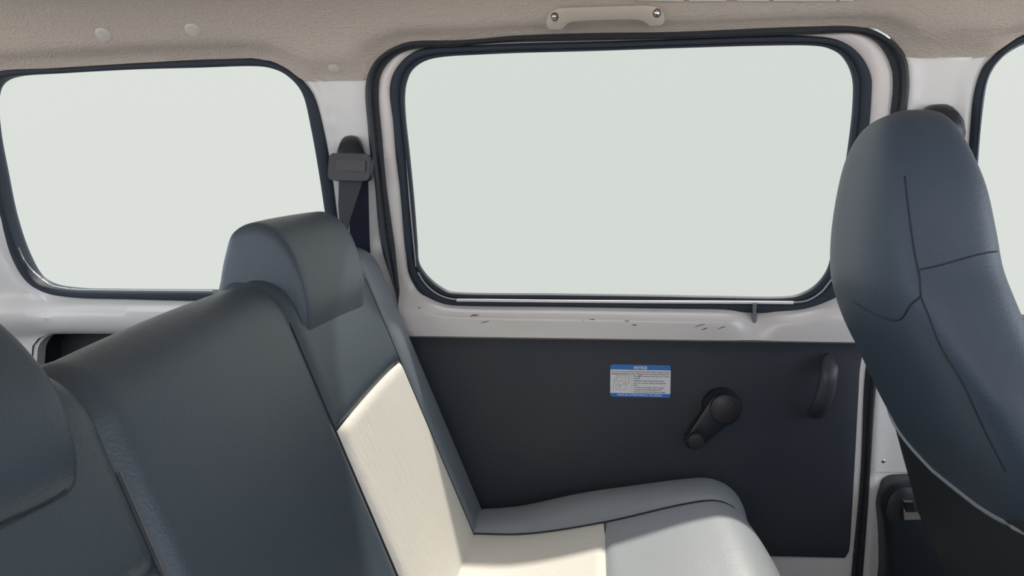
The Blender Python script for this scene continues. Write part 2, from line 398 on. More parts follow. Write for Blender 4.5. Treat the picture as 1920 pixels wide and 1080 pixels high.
# ---- body side sheet (wall_left): pillars and rear quarter
ZTOP = 0.275
OUT = [(-1.75, 0.0), (1.45, 0.0), (1.45, TZ(0.25)+0.02), (-1.75, TZ(0.25)+0.02)]
t_lw_bot = U(300, 560)[1]
px_lw_right = U(640, 300)[0]
def wall_off(p, hd, od):
    x, t = p[:, 0], p[:, 1]
    o = np.zeros(len(p))
    # sill below the rear quarter window swells into the cabin
    rear = 1 - sst(-0.66, -0.50, x)
    o += (0.036*sst(t_lw_bot + 0.002, t_lw_bot - 0.018, t) - 0.024*sst(t_lw_bot - 0.020, t_lw_bot - 0.075, t))*(1 - sst(-0.50, -0.34, x))
    o += 0.03*sst(-0.93, -1.06, x)*1.0*(t > 0)
    # rolled lip round the quarter window
    o += 0.004*np.exp(-((hd[0]-0.014)/0.006)**2)
    o -= 0.004*np.exp(-((hd[0]-0.024)/0.005)**2)
    # pressed lip beside the door opening, front pillar channel
    o += 0.005*np.exp(-((hd[1]-0.016)/0.008)**2)*(x > 0.2)
    o += 0.006*np.exp(-((hd[2]-0.016)/0.008)**2)
    # step in the front pillar below the belt
    o += 0.006*sst(TZ(-0.395)+0.002, TZ(-0.395)-0.002, t)*(x > 0.3)
    return o
wall = sheet('wall_left', OUT, [mid(lw_out, lw_in, 0.5), mid(ds_out, ds_in, 0.5), mid(fw_out, fw_in, 0.5), POCKET], wall_off, 0.011, M_PAINT, thick=0.02)
tag(wall, 'pale painted metal body side with door pillars', kind='structure')
# pocket lining behind the recess
pb = resample(POCKET, 60, True); c0 = np.mean(np.array(pb), axis=0)
Vp, Fp = [], []
for (s, o) in ((1.03, 0.02), (1.0, -0.045)):
    for p in pb: q = c0 + (np.array(p)-c0)*s; Vp.append(M(q[0], q[1], o))
Fp = [(i, (i+1) % 60, 60+(i+1) % 60, 60+i) for i in range(60)] + [tuple(range(60, 120))]
pk = obj('storage_recess', Vp, Fp, M_BPM, wall); tag(pk, 'dark moulded recess below the rear quarter window')

# ---- door opening seal
seal = band('trim_1', ds_out, ds_in, [(0, -0.01), (0, 0.004), (0.05, 0.010), (0.16, 0.014), (0.32, 0.0155), (0.48, 0.013), (0.58, 0.009), (0.66, 0.009), (0.78, 0.011), (0.90, 0.0095), (1, 0.004), (1, -0.01)], M_RIB, n=900)
tag(seal, 'black rubber weatherstrip round the sliding door opening', kind='structure')

# ---- rear quarter window
win1 = band('window_1', lw_out, lw_in, bumpsec(0.010, -0.02), M_RUB, n=500)
tag(win1, 'rear quarter window with black rubber seal', kind='structure')
def pane(name, loop, off, m, parent):
    L = resample(loop, 80, True); V = [M(x, t, off) for x, t in L] + [M(x, t, off - 0.004) for x, t in L]
    cx = np.mean(np.array(L), axis=0); V += [M(cx[0], cx[1], off), M(cx[0], cx[1], off-0.004)]
    F = [(i, (i+1) % 80, 160) for i in range(80)] + [(80+(i+1) % 80, 80+i, 161) for i in range(80)] + [(i, 80+i, 80+(i+1) % 80, (i+1) % 80) for i in range(80)]
    return obj(name, V, F, m, parent, smooth=False)
pane('window_pane', mid(lw_out, lw_in, 0.85), -0.012, M_GLASS, win1)
lip = trace([(30,455),(50,495),(75,520),(95,534),(135,541.5),(207,543.5),(399,545)], 0.0)
tube('bright_edge', [M(x, t, 0.0) for x, t in lip], 0.0012, M_STEEL, win1, seg=6)
# ---- front door window
win2 = band('window_2', fw_out, fw_in, bumpsec(0.010, -0.02), M_RUB, n=500)
tag(win2, 'front door window with dark rubber seal', kind='structure')
pane('window_pane', mid(fw_out, fw_in, 0.85), -0.012, M_GLASS, win2)
q = mid(fw_out, fw_in, 0.66, 300)
tube('seal_lip', [M(x, t, 0.0115) for x, t in q + q[:2]], 0.0012, mat('seal_lip', (0.16, 0.19, 0.24), 0.35), win2, seg=6)

# ================================================================== sliding door
ref_door = mid(ds_out, ds_in, 0.8)
hole_door = mid(dg_out, dg_in, 0.3)
PANEL_TOP = [(745,624),(778,625),(960,628),(1100,629.5),(1240,632),(1420,634),(1560,635),(1624,636)]
panel_loop = [U(x, y, 0.013) for x, y in PANEL_TOP] + [U(x, y, 0.013) for x, y in [(1618,660),(1612,693),(1604,844),(1594,1020),(1591,1040),(1585,1046),(1500,1044),(1410,1042),(1100,1036),(880,1030),(860,1025),(820,880),(785,760)]]
pin_xt = U(1417, 590, 0.02)
t_sill = U(1100, 582, 0.006)[1]
def door_off(p, hd, od):
    x, t = p[:, 0], p[:, 1]
    o = np.full(len(p), -0.002)
    below = sst(t_sill + 0.035, t_sill - 0.002, t)
    d = hd[0]
    o += 0.006*sst(0.0, 0.016, d)*(1-below) + 0.034*below*(1 - (1 - np.clip(d/0.017, 0, 1))**2.4)
    o -= 0.023*sst(t_sill - 0.034, t_sill - 0.050, t)
    dx = (x - pin_xt[0])/0.030; dt = (t - (pin_xt[1] - 0.003))/0.020
    o -= 0.024*np.exp(-(dx**2)*1.2 - dt**2)
    o -= 0.004*sst(0.012, 0.0, od)
    return o
door = sheet('door_1', ref_door, [hole_door], door_off, 0.008, M_DOORP, thick=0.02)
tag(door, 'pale painted sliding door with dark lower trim', kind='structure')
gas = band('window_gasket', dg_out, dg_in, [(0, -0.006), (0, 0.003), (0.06, 0.005), (0.2, 0.0062), (0.40, 0.0065), (0.52, 0.0055), (0.60, 0.002), (0.68, 0.0), (0.76, 0.0015), (0.85, 0.002), (0.98, 0.0), (1, -0.004), (1, -0.011)], M_RUB, door, n=800)
pane('window_pane', mid(dg_out, dg_in, 0.9), -0.007, M_GLASSD, door)
ch = trace([(783,512),(795,531),(812,547),(830,557),(856,562.5),(1052,565),(1240,566.5),(1344,567),(1488,568),(1515,564),(1540,549),(1560,525)], 0.008)
chs = trace([(856,563.5),(1052,565.5),(1240,567),(1344,567.5),(1488,568.5)], 0.0085)
tube('bright_strip', [M(x, t, 0.0062) for x, t in resample(chs, 60)], 0.0024, M_CHROME, door, seg=10)
tube('gasket_lip', [M(x, t, 0.0055) for x, t in resample(ch, 200)], 0.0014, M_LIP, door, seg=8)
ch2 = resample(trace([(765,300),(772,380),(779,455),(783,500)], 0.006), 40)
tube('gasket_lip', [M(x-0.003, t, 0.006) for x, t in ch2], 0.0011, M_LIP, door, seg=6, rad=[0.0011*min(1, 0.1+i/14) for i in range(len(ch2))])

# trim board
def trim_off(p, hd, od):
    return 0.013 + 0.002*sst(0.0, 0.006, od)
tb = sheet('trim_panel', resample(panel_loop, 300, True), [], trim_off, 0.012, M_TRIM, door, thick=0.010)
bvh_tb = hull_obj(tb)
# lock pin
pv = [M(pin_xt[0], pin_xt[1] + dz, 0.012) for dz in (-0.004, 0.024)]
pin = lathe('lock_pin', M(pin_xt[0], pin_xt[1] - 0.004, 0.010), (0.0, 0.0, 1), [(0.0035, -0.012), (0.0048, 0.0), (0.0050, 0.002), (0.0040, 0.003), (0.0027, 0.004), (0.0030, 0.015), (0.0038, 0.016), (0.0038, 0.019), (0.002, 0.020)], mat('grey_pin', (0.20, 0.21, 0.23), 0.35), door, seg=20, updir=Vector((1, 0, 0)))

# window crank
cx, ct = U(1352, 762, 0.015)
wc = M(cx, ct, 0.015); ax = Vector((0, -1, 0))
crank = lathe('window_crank', wc, ax, [(0.031, 0), (0.031, 0.004), (0.028, 0.011), (0.0245, 0.014), (0.0235, 0.020), (0.018, 0.021)], M_BPL, door)
kc = P(1302, 826, wc.y - 0.020); kc = Vector((kc.x, wc.y - 0.014, kc.z))
a = Vector((wc.x, wc.y - 0.012, wc.z)); d = (kc - a); L = d.length; dn = d.normalized(); sd_ = dn.cross(ax).normalized()
V, F = [], []; N = 20
def armloop(y, ins):
    out = []
    for k in range(N+1):
        an = math.pi*k/N; out.append(a + sd_*math.cos(an)*-(0.0245-ins) - dn*math.sin(an)*(0.0245-ins))
    for k in range(N+1):
        an = math.pi*k/N; out.append(kc + sd_*math.cos(an)*(0.0145-ins) + dn*math.sin(an)*(0.0145-ins))
    return [Vector((p.x, y, p.z)) for p in out]
lp = [armloop(wc.y - 0.008, 0), armloop(wc.y - 0.017, 0.0), armloop(wc.y - 0.020, 0.0015), armloop(wc.y - 0.021, 0.004)]
n_ = len(lp[0]); V = [p for l in lp for p in l]
F = [(i*n_+k, i*n_+(k+1) % n_, (i+1)*n_+(k+1) % n_, (i+1)*n_+k) for i in range(3) for k in range(n_)] + [tuple(range(n_)), tuple(range(3*n_, 4*n_))]
obj('crank_arm', V, F, M_BPL, crank)
cc = P(1360, 768, wc.y - 0.030)
lathe('centre_cap', Vector((cc.x, wc.y - 0.019, cc.z)), ax, [(0.0225, 0), (0.0225, 0.006), (0.0215, 0.0085), (0.019, 0.009), (0.0185, 0.0078), (0.012, 0.0095), (0.004, 0.0105)], M_KNOB, crank)
kk = P(1304, 826, wc.y - 0.040)
lathe('crank_knob', Vector((kk.x, wc.y - 0.018, kk.z)), ax, [(0.008, 0), (0.0095, 0.006), (0.0115, 0.014), (0.0125, 0.024), (0.0115, 0.0275), (0.008, 0.029)], M_BPM, crank)
# pull handle
hp = [(1556,676,0.010),(1556,684,0.028),(1554,705,0.036),(1549,730,0.036),(1541,755,0.031),(1535,768,0.022),(1532,776,0.010)]
hpts = catmull([tuple(P(x, y, 1.237 - o)) for x, y, o in hp], False, 8)
tube('pull_handle', hpts, 0.0135, mat('grey_black_plastic', (0.045, 0.052, 0.062), 0.4), door, seg=20, flat=0.6)
# scuffs on the board and the sill
def scuff(name, pts, off, width, m, parent):
    q = catmull([U(x, y, off) for x, y in pts], False, 6); n = len(q); V = []
    for i, (x, t) in enumerate(q):
        wdt = width*math.sin(math.pi*(i+0.3)/(n+0.6)); V += [M(x, t-wdt, off), M(x, t+wdt, off)]
    return obj(name, V, [(2*i, 2*i+2, 2*i+3, 2*i+1) for i in range(n-1)], m, parent, smooth=False)
scuff('scuff', [(1262,738),(1275,750),(1291,762)], 0.0154, 0.0018, M_SCUFFB, door)
scuff('scuff', [(1036,755),(1043,757),(1049,759)], 0.0154, 0.0012, M_SCUFFB, door)
bvh_door = hull_obj(door)
def mark(pts, wpx, m):
    q = catmull(pts, False, 4); V = []; n = len(q)
    for i, (x, y) in enumerate(q):
        s = wpx*math.sin(math.pi*(i+0.4)/(n+0.8))
        for dy in (-s, s):
            h = cast([bvh_door], x, y+dy); p = h[0] if h else P(x, y+dy, 1.23)
            V.append(p - ray(x, y+dy)*0.0006)
    obj('scratch', V, [(2*i, 2*i+2, 2*i+3, 2*i+1) for i in range(n-1)], m, door, smooth=False)
for pts, wd in [([(881,593),(888,591),(898,591)], 1.3), ([(900,606),(908,604),(918,602)], 0.7), ([(1091,600),(1093,603)], 1.2), ([(1105,599),(1115,599)], 0.8), ([(1170,602),(1180,602)], 0.8), ([(1184,609),(1194,610)], 1.0), ([(1300,614),(1312,610),(1322,608)], 0.8), ([(1315,619),(1326,615)], 1.0), ([(1345,617),(1360,612)], 0.8), ([(784,577),(788,577)], 1.0)]:
    mark(pts, wd, M_SCUFFD)

# ================================================================== headliner (ceiling)
HL = [(-60,140),(0,133),(111,127),(259,118),(370,112),(474,109),(511,115),(537,128),(567,151),(580,153),(600,151),(688,150),(693,131),(708,110),(734,92),(767,80),(856,77),(908,74),(960,69),(1110,64),(1260,62),(1510,52),(1600,50),(1640,52),(1668,68),(1690,92),(1699,107),(1780,108),(1850,107),(1862,100),(1882,85),(1900,73),(1925,62),(2060,44)]
hl = [U(x, y, 0.006) for x, y in HL]
hl = [(-1.75, hl[0][1])] + hl + [(1.45, hl[-1][1])]
T_END = PT[-1]
def head_off(p, hd, od):
    x, t = p[:, 0], p[:, 1]
    o = np.full(len(p), 0.006)
    base = dist_to(p, hl, False)
    o += 0.018*sst(0.002, 0.036, base)
    # the cant rail swells above the quarter window and above the front pillar
    o += 0.014*np.exp(-((x + 0.75)/0.28)**2)*sst(0.020, 0.05, base)
    tf = TZ(0.25) + 0.045
    o += 0.012*np.exp(-((x - 0.50 + 0.9*(t - tf))/0.09)**2)*np.exp(-((t - tf)/0.05)**2)
    o -= 0.006*np.exp(-((t - tf + 0.02)/0.012)**2)*sst(0.42, 0.5, x)
    return o
# dense near the windows, coarse roof sheet joined on
tj = TZ(0.25) + 0.24
ceil_ = sheet('ceiling', [(x, t) for x, t in hl] + [(1.45, tj), (-1.75, tj)], [], head_off, 0.010, M_HEAD, thick=0.008)
tag(ceil_, 'beige felt headliner curving down to the windows', kind='structure')
V = [M(x, t, 0.0) for t in np.linspace(tj-0.02, T_END, 14) for x in np.linspace(-1.75, 1.45, 20)]
F = [(i*20+j, (i+1)*20+j, (i+1)*20+j+1, i*20+j+1) for i in range(13) for j in range(19)]
V += [v + Vector((0, 0, 0.03)) for v in V[:280]]; F += [tuple(q+280 for q in f) for f in F[:247]]
rf = obj('roof_panel', V, F, M_HEAD, ceil_)
bvh_c = hull_obj(ceil_)
# pale clips
for (px, py, r, lab) in [(195, 65, 0.0120, 'round pale plastic clip in the headliner, leftmost of three'), (362, 57, 0.0115, 'round pale plastic clip in the headliner, middle of three'), (626, 129, 0.0085, 'small pale plastic clip beside the seat belt pillar top, rightmost of three')]:
    h = cast([bvh_c], px, py); n = h[1] if h[1].dot(ray(px, py)) < 0 else -h[1]
    o = lathe('trim_clip', h[0] - n*0.002, n, [(r*0.9, 0), (r, 0.0022), (r*0.95, 0.0030), (r*0.7, 0.0038), (r*0.3, 0.0042)], M_CLIP, seg=32, updir=Vector((1, 0, 0)))
    tag(o, lab, 'trim clip', 'headliner clips')
# grab handle
gh = empty('grab_handle', cast([bvh_c], 1135, 30)[0], 'beige plastic grab handle with two screws above the door window', 'grab handle')
gp = [(1023,42),(1025,30),(1033,20),(1046,14),(1065,12.5),(1110,11),(1160,9.5),(1205,8.5),(1228,10),(1240,16),(1246,27),(1247,36),(1243,46),(1237,49),(1218,49.5),(1212,44),(1205,39),(1190,37),(1150,37.5),(1100,39),(1075,41),(1064,44),(1057,52),(1052,56),(1030,56),(1026,52)]
gp = resample(gp, 120, True)
def lifto(px): 
    e = min(abs(px-1023), abs(1247-px))/40.0; return 0.013 + 0.016*float(sst(0.2, 1.3, np.array(e)))
GN = Vector((0, -0.88, -0.475)).normalized()
_gh = [cast([bvh_c], x, y)[0] for x, y in ((1030, 35), (1242, 30), (1135, 12), (1135, 48))]
GP0 = max(_gh, key=lambda p: p.dot(GN)); GP0 = GP0 - GN*0.004
def gsurf(px, py, o):
    d = ray(px, py); return d*((GP0 + GN*o).dot(GN)/d.dot(GN))
cgx, cgy = 1135, 27
rings_ = [(1.0, 0.0), (1.0, 0.55), (0.985, 0.85), (0.95, 1.0)]
V = []; n_ = len(gp); A = np.array(gp)
Tn = np.roll(A, -1, 0) - np.roll(A, 1, 0); Nn = np.stack([-Tn[:, 1], Tn[:, 0]], 1); Nn /= np.linalg.norm(Nn, axis=1)[:, None]
for ins, fr in ((0, 0.0), (0, 0.5), (0.8, 0.8), (2.2, 1.0)):
    for (x, y), nn in zip(gp, Nn):
        lf = lifto(x); base = -0.012 if min(x-1023, 1247-x) < 30 else lf*0.35
        V.append(gsurf(x + nn[0]*ins, y + nn[1]*ins, base + (lf-base)*fr if fr > 0 else base))
F = [(i*n_+k, i*n_+(k+1) % n_, (i+1)*n_+(k+1) % n_, (i+1)*n_+k) for i in range(3) for k in range(n_)] + [tuple(range(3*n_, 4*n_)), tuple(range(n_))]
bm_o = obj('handle_grip', V, F, M_BEIGE, gh, sharp=70)
bm = bmesh.new(); bm.from_mesh(bm_o.data); bmesh.ops.triangulate(bm, faces=[f for f in bm.faces if len(f.verts) > 4]); bm.to_mesh(bm_o.data); bm.free()
for px, py in [(1039.5, 32), (1231.5, 24.5)]:
    bh = hull_obj(bm_o); h = cast([bh], px, py); n = h[1] if h[1].dot(ray(px, py)) < 0 else -h[1]
    s = lathe('screw_recess', h[0] - n*0.003, n, [(0.0060, 0), (0.0060, 0.0034), (0.0050, 0.0036)], mat('dark_recess', (0.08, 0.07, 0.06), 0.7), gh, seg=28, updir=Vector((1, 0, 0)))
    lathe('screw', h[0] - n*0.002, n, [(0.0042, 0), (0.0042, 0.0030), (0.0030, 0.0042), (0.0015, 0.0046)], M_STEEL, s, seg=24, updir=Vector((1, 0, 0)))
def lining(px, py, o):
    h = cast([bvh_c], px, py); n = h[1] if h[1].dot(ray(px, py)) < 0 else -h[1]
    d = ray(px, py); return h[0] + d*(o/d.dot(n))
# white strips in place of window light at the very top of the view
for i, (x0, x1) in enumerate([(1197, 1282), (1292, 1362), (1382, 1442), (1450, 1568), (1574, 1600)]):
    V = []
    for x in np.linspace(x0, x1, 8):
        for y in (2.2, -2, -14, -24): V.append(lining(x, y, 0.004 if y in (2.2, -24) else 0.007))
    F = [(i_*4+j, (i_+1)*4+j, (i_+1)*4+j+1, i_*4+j+1) for i_ in range(7) for j in range(3)]
    V2 = V + [v + Vector((0, 0.006, 0.004)) for v in V]; 
    o = obj('window_light_strip' if i == 0 else 'window_light_segment', V2, F + [tuple(q+32 for q in f) for f in F], M_WINLIGHT, None if i == 0 else g0)
    if i == 0: g0 = o; tag(o, 'white strip in place of window light at the top of the view', kind='structure')

# ================================================================== floor
V = [(-1.75, 1.3, -0.95), (1.45, 1.3, -0.95), (1.45, -0.35, -0.95), (-1.75, -0.35, -0.95)]
V = V + [(x, y, z-0.03) for x, y, z in V]
def shellwall(name, V, lab):  # low walls out of view, added to block light from the lower cabin
    o = obj(name, V, [(0,1,3,2),(4,6,7,5),(0,4,5,1),(2,3,7,6),(0,2,6,4),(1,5,7,3)], M_PAINT, smooth=False); tag(o, lab, kind='structure')
def bx8(x0, x1, y0, y1, z0, z1): return [(x, y, z) for x in (x0, x1) for y in (y0, y1) for z in (z0, z1)]
shellwall('wall_right', bx8(-1.75, 1.45, -0.39, -0.36, -0.95, -0.18), 'unseen lower side of the van opposite the sliding door, added to shade the cabin')
shellwall('wall_rear', bx8(-1.78, -1.75, -0.39, 1.25, -0.95, -0.12), 'unseen lower tailgate of the van, added to shade the cabin')
shellwall('wall_front', bx8(1.45, 1.48, -0.39, 1.25, -0.95, -0.12), 'unseen bulkhead below the windscreen, added to shade the cabin')
fl = obj('floor', V, [(0,1,2,3),(4,5,6,7),(0,1,5,4),(1,2,6,5),(2,3,7,6),(3,0,4,7)], M_FLOOR, smooth=False)
tag(fl, 'dark van floor', kind='structure')

# ================================================================== rear seat belt on the pillar
ab = P(658, 300, 1.17)
belt = empty('seat_belt', P(660, 300, 1.18), 'black seat belt with shoulder anchor hanging on the pillar beside the door', 'seat belt')
YB = prof(U(660, 290)[1])[0]
def loftz(name, rows, m, parent, n=28, e=2.6, sharp=50):
    """rows: (centre, half width x, half depth y) stacked; superellipse sections"""
    V = []
    for c, a_, b_ in rows:
        for k in range(n):
            q = 2*math.pi*k/n; cs, sn = math.cos(q), math.sin(q)
            V.append(Vector(c) + Vector((math.copysign(abs(cs)**(2/e), cs)*a_, math.copysign(abs(sn)**(2/e), sn)*b_, 0)))
    F = [(i*n+k, i*n+(k+1) % n, (i+1)*n+(k+1) % n, (i+1)*n+k) for i in range(len(rows)-1) for k in range(n)] + [tuple(range(n)), tuple(range((len(rows)-1)*n, len(rows)*n))]
    return obj(name, V, F, m, parent, sharp=sharp)
def px2m(p, y): return p*y/FPX
def belt_dome(parent, cxp, pyt, rows):
    R_ = []
    for (px, py, hw, hd_) in rows:
        c = P(px, py, YB - 0.012 - hd_*0.3); R_.append(((c.x, YB - hd_*0.7 - 0.002, c.z), px2m(hw, 1.15), hd_))
    return loftz('anchor_cover', R_, M_BPL, parent, e=2.2)
belt_dome(belt, 657, 252, [(656,253,3,0.004),(656,255,11,0.009),(656.5,260,17,0.013),(657,270,22,0.017),(657.5,283,26,0.020),(658.5,296,29,0.022),(659,305,28,0.020)])
# guide loop with slot
def rbox(name, c, hx, hy, hz, r, m, parent, rot=0.0, shear=0.0):
    n = 24; V = []
    lev = [(-hy, -r*0.5), (-hy + r*0.4, 0), (hy - r*0.4, 0), (hy, -r*0.5)]
    for y, ins in lev:
        for k in range(n):
            q = 2*math.pi*(k+0.5)/n; cs, sn = math.cos(q), math.sin(q)
            x = math.copysign(hx - r, cs) + cs*r + math.copysign(ins, cs); z = math.copysign(hz - r, sn) + sn*r + math.copysign(ins, sn)
            x += shear*z
            V.append((c[0] + x*math.cos(rot) - z*math.sin(rot), c[1] + y, c[2] + x*math.sin(rot) + z*math.cos(rot)))
    F = [(i*n+k, i*n+(k+1) % n, (i+1)*n+(k+1) % n, (i+1)*n+k) for i in range(3) for k in range(n)] + [tuple(range(n)), tuple(range(3*n, 4*n))]
    return obj(name, V, F, m, parent, sharp=30)
c = P(658, 314, YB - 0.030)
rbox('guide_loop', c, px2m(36.5, 1.13), 0.009, px2m(21, 1.13), 0.008, M_BPL, belt, rot=-0.03, shear=0.05)
c2 = P(658, 311, YB - 0.040)
rbox('loop_slot', c2, px2m(28, 1.12), 0.0015, px2m(9, 1.12), 0.002, mat('slot_brown', (0.040, 0.038, 0.035), 0.35), belt, rot=-0.04)
def webbing(name, L_, R_, ys, m, parent, th=0.0014):
    n = len(L_); V = []
    for i in range(n):
        l, r_ = P(*L_[i], ys[i]), P(*R_[i], ys[i])
        for k in range(7):
            u = k/6; p = l.lerp(r_, u); V.append(p + Vector((0, 0.0, 0)))
    b = len(V); V += [v + Vector((0, th, 0)) for v in V]
    F = [(i*7+k, (i+1)*7+k, (i+1)*7+k+1, i*7+k+1) for i in range(n-1) for k in range(6)]
    F += [tuple(q+b for q in f) for f in F]
    return obj(name, V, F, m, parent)
webbing('lap_webbing', [(636,330),(635,355),(634,385),(636,410),(640,436)], [(682,332),(676,352),(665,385),(656,412),(652,436)], [YB-0.030, YB-0.034, YB-0.038, YB-0.04, YB-0.04], M_WEB, belt)
webbing('retractor_webbing', [(650,328),(655,380),(655,420),(656,460),(660,500)], [(690,328),(691,380),(692,420),(693,460),(696,500)], [YB-0.012, YB-0.008, YB, 1.209, 1.211], M_WEBD, belt)
# front seat belt anchor behind the front seat head
fb = empty('seat_belt', P(1760, 215, 1.17), 'dark seat belt anchor peeking out behind the front seat top', 'seat belt')
YB2 = prof(U(1755, 230)[1])[0]; YB = YB2
belt_dome(fb, 1756, 195, [(1761,195,3,0.006),(1761,196.5,16,0.012),(1761,202,24,0.016),(1762,212,30,0.020),(1763,228,37,0.024),(1764,250,40,0.024),(1764,275,38,0.02)])
webbing('shoulder_webbing', [(1740,270),(1745,400),(1750,560),(1755,760),(1758,900)], [(1785,270),(1788,400),(1790,560),(1792,760),(1795,900)], [YB-0.03, YB-0.02, 1.205, 1.22, 1.225], M_WEBD, fb)

# ================================================================== lower front pillar: belt reel cover, screw, seam
bvh_w = hull_obj(wall)
rc = empty('belt_reel_cover', P(1700, 1000, 1.2), 'black moulded seat belt reel cover low on the pillar behind the front seat', 'belt cover')
CV = [(1660,985),(1657,960),(1660,940),(1668,922),(1680,911),(1690,907),(1706,906),(1740,906),(1780,912),(1800,960),(1800,1080),(1800,1180),(1660,1180),(1664,1080),(1663,1020)]
cvl = resample(catmull([U(x, y, 0.045) for x, y in CV], True, 6), 90, True)
cc0 = np.mean(np.array(cvl), axis=0); V = []; n_ = 90
for s, o in ((1.0, 0.0), (1.0, 0.030), (0.985, 0.040), (0.95, 0.046), (0.85, 0.050), (0.5, 0.052), (0.05, 0.052)):
    for p in cvl: q = cc0 + (np.array(p)-cc0)*s; V.append(M(q[0], q[1], o))
F = [(i*n_+k, i*n_+(k+1) % n_, (i+1)*n_+(k+1) % n_, (i+1)*n_+k) for i in range(6) for k in range(n_)] + [tuple(range(6*n_, 7*n_))]
rcb = obj('cover_shell', V, F, M_BPL, rc)
def slab(name, pts, o0, o1, m, parent):
    L = [U(x, y, o1) for x, y in pts]; n = len(L); V = [M(x, t, o0) for x, t in L] + [M(x, t, o1) for x, t in L]
    return obj(name, V, [(i, (i+1) % n, n+(i+1) % n, n+i) for i in range(n)] + [tuple(range(n, 2*n)), tuple(range(n))[::-1]], m, parent, smooth=False)
slab('slot_ledge', [(1695,952),(1699,961),(1722,962),(1728,974),(1696,975)], 0.04, 0.056, mat('ledge_grey', (0.22, 0.20, 0.19), 0.5), rc)
slab('slot_ledge', [(1695,940),(1712,940),(1711,942),(1696,942)], 0.04, 0.056, M_SCUFF, rc)
slab('slot', [(1697,943),(1712,943),(1716,960),(1700,960)], 0.04, 0.0535, mat('slot_black', (0.005, 0.005, 0.006), 0.8), rc)
for px, py in [(1656, 864)]:
    h = cast([bvh_w], px, py); lathe('screw', h[0] + Vector((0, 0.001, 0)), (0, -1, 0), [(0.0032, 0), (0.0032, 0.002), (0.0015, 0.003)], M_STEEL, wall, seg=16)
L_ = [cast([bvh_w], x, 884.5 + (x-1640)*0.02) for x in np.linspace(1636, 1760, 14)]
tube('panel_seam', [h[0] for h in L_ if h], 0.0010, M_CLIP, wall, seg=6)

# ================================================================== notice sticker
def text_mesh(body, size, align='LEFT', sxx=1.0, bold=0.0):
    cu = bpy.data.curves.new('t', 'FONT'); cu.body = body; cu.size = size; cu.align_x = align; cu.offset = bold; cu.resolution_u = 2
    to = bpy.data.objects.new('t', cu); COL.objects.link(to); bpy.context.view_layer.update()
    me = to.to_mesh(); V = [(v.co.x*sxx, v.co.y) for v in me.vertices]; F = [tuple(p.vertices) for p in me.polygons]
    to.to_mesh_clear(); bpy.data.objects.remove(to); bpy.data.curves.remove(cu)
    return V, F
st_o = M(*U(1200.5, 714.5, 0.016), 0.0155)
q0, q1 = U(1144, 715, 0.016), U(1257, 715, 0.016); w_ = (q1[0]-q0[0])/2
q2, q3 = U(1200, 684.5, 0.016), U(1200, 745, 0.016); h_ = (q2[1]-q3[1])/2
st = empty('notice_sticker', st_o, 'small blue and white notice sticker on the dark door trim', 'sticker')
def LP(x, y, e=0.0): return Vector((st_o.x + x, st_o.y - e, st_o.z + y))
def rrect(x0, x1, y0, y1, r, corners=(1,1,1,1)):
    out = []
    for (cx_, cy_, a0, on) in ((x1-r, y1-r, 0, corners[0]), (x0+r, y1-r, 90, corners[1]), (x0+r, y0+r, 180, corners[2]), (x1-r, y0+r, 270, corners[3])):
        if on:
            for k in range(7): an = math.radians(a0 + 15*k); out.append((cx_ + r*math.cos(an), cy_ + r*math.sin(an)))
        else: out.append(((x1 if a0 in (0, 270) else x0), (y1 if a0 in (0, 90) else y0)))
    return out
def flat(name, pts, e, m, parent, th=0.0003):
    n = len(pts); V = [LP(x, y, e) for x, y in pts] + [LP(x, y, e-th) for x, y in pts]
    return obj(name, V, [tuple(range(n)), tuple(range(n, 2*n))[::-1]] + [(i, (i+1) % n, n+(i+1) % n, n+i) for i in range(n)], m, parent, smooth=False)
r_ = 0.004
flat('sticker_base', rrect(-w_, w_, -h_, h_, r_), 0.0004, M_WHITE, st)
yb1 = h_ - 2*h_*0.155; yb2 = -h_ + 2*h_*0.115
flat('header_band', rrect(-w_, w_, yb1, h_, r_, (1,1,0,0)), 0.0007, M_BLUE, st)
flat('footer_band', rrect(-w_, w_, -h_, yb2, r_, (0,0,1,1)), 0.0007, M_BLUE, st)
def lay(name, items, e, m):
    V, F = [], []
    for (tv, tf), ox, oy in items:
        b = len(V); V += [LP(x+ox, y+oy, e) for x, y in tv]; F += [tuple(i+b for i in f) for f in tf]
    return obj(name, V, F, m, st, smooth=False)
H = 2*h_
def fit(body, size, width, align='LEFT', bold=0.0):
    v, f = text_mesh(body, size, align, 1.0, bold); x0 = min(p[0] for p in v); x1 = max(p[0] for p in v); k = width/(x1-x0)
    return [((p[0]-x0)*k, p[1]) for p in v], f
# positions measured in the enlarged view: sticker spans 165..1520 across and 175..895 down
def sx_p(px): return -w_ + (px-165)/1355*2*w_
def sy_p(py): return h_ - (py-175)/720*H
lay('header_lettering', [(fit('NOTICE', H*0.115, sx_p(990)-sx_p(697), bold=0.0002), sx_p(697), sy_p(265))], 0.0010, M_LETW)
lay('footer_lettering', [(fit("PLEASE SEE OWNER'S MANUAL FOR DETAILS", H*0.075, sx_p(1335)-sx_p(325), bold=0.00005), sx_p(325), sy_p(866))], 0.0010, M_LETW)
rows = [("Do not try to open the window forcibly when it gets to the", 200, 1480, 343), ("halfway position, it may damage the opening mechanism", 200, 1478, 390),
        ("Open the window half way in normal", 690, 1475, 440), ("manner.", 690, 845, 485), ("If need to open the window fully", 690, 1368, 540),
        ("then do it as per below mentioned", 690, 1408, 592), ("steps:", 690, 785, 638), ("1. Lower the window until it stops.", 690, 1385, 690),
        ("2. Return the handle about 90\u00b0", 690, 1325, 740), ("and then Lower the Window again", 690, 1408, 790)]
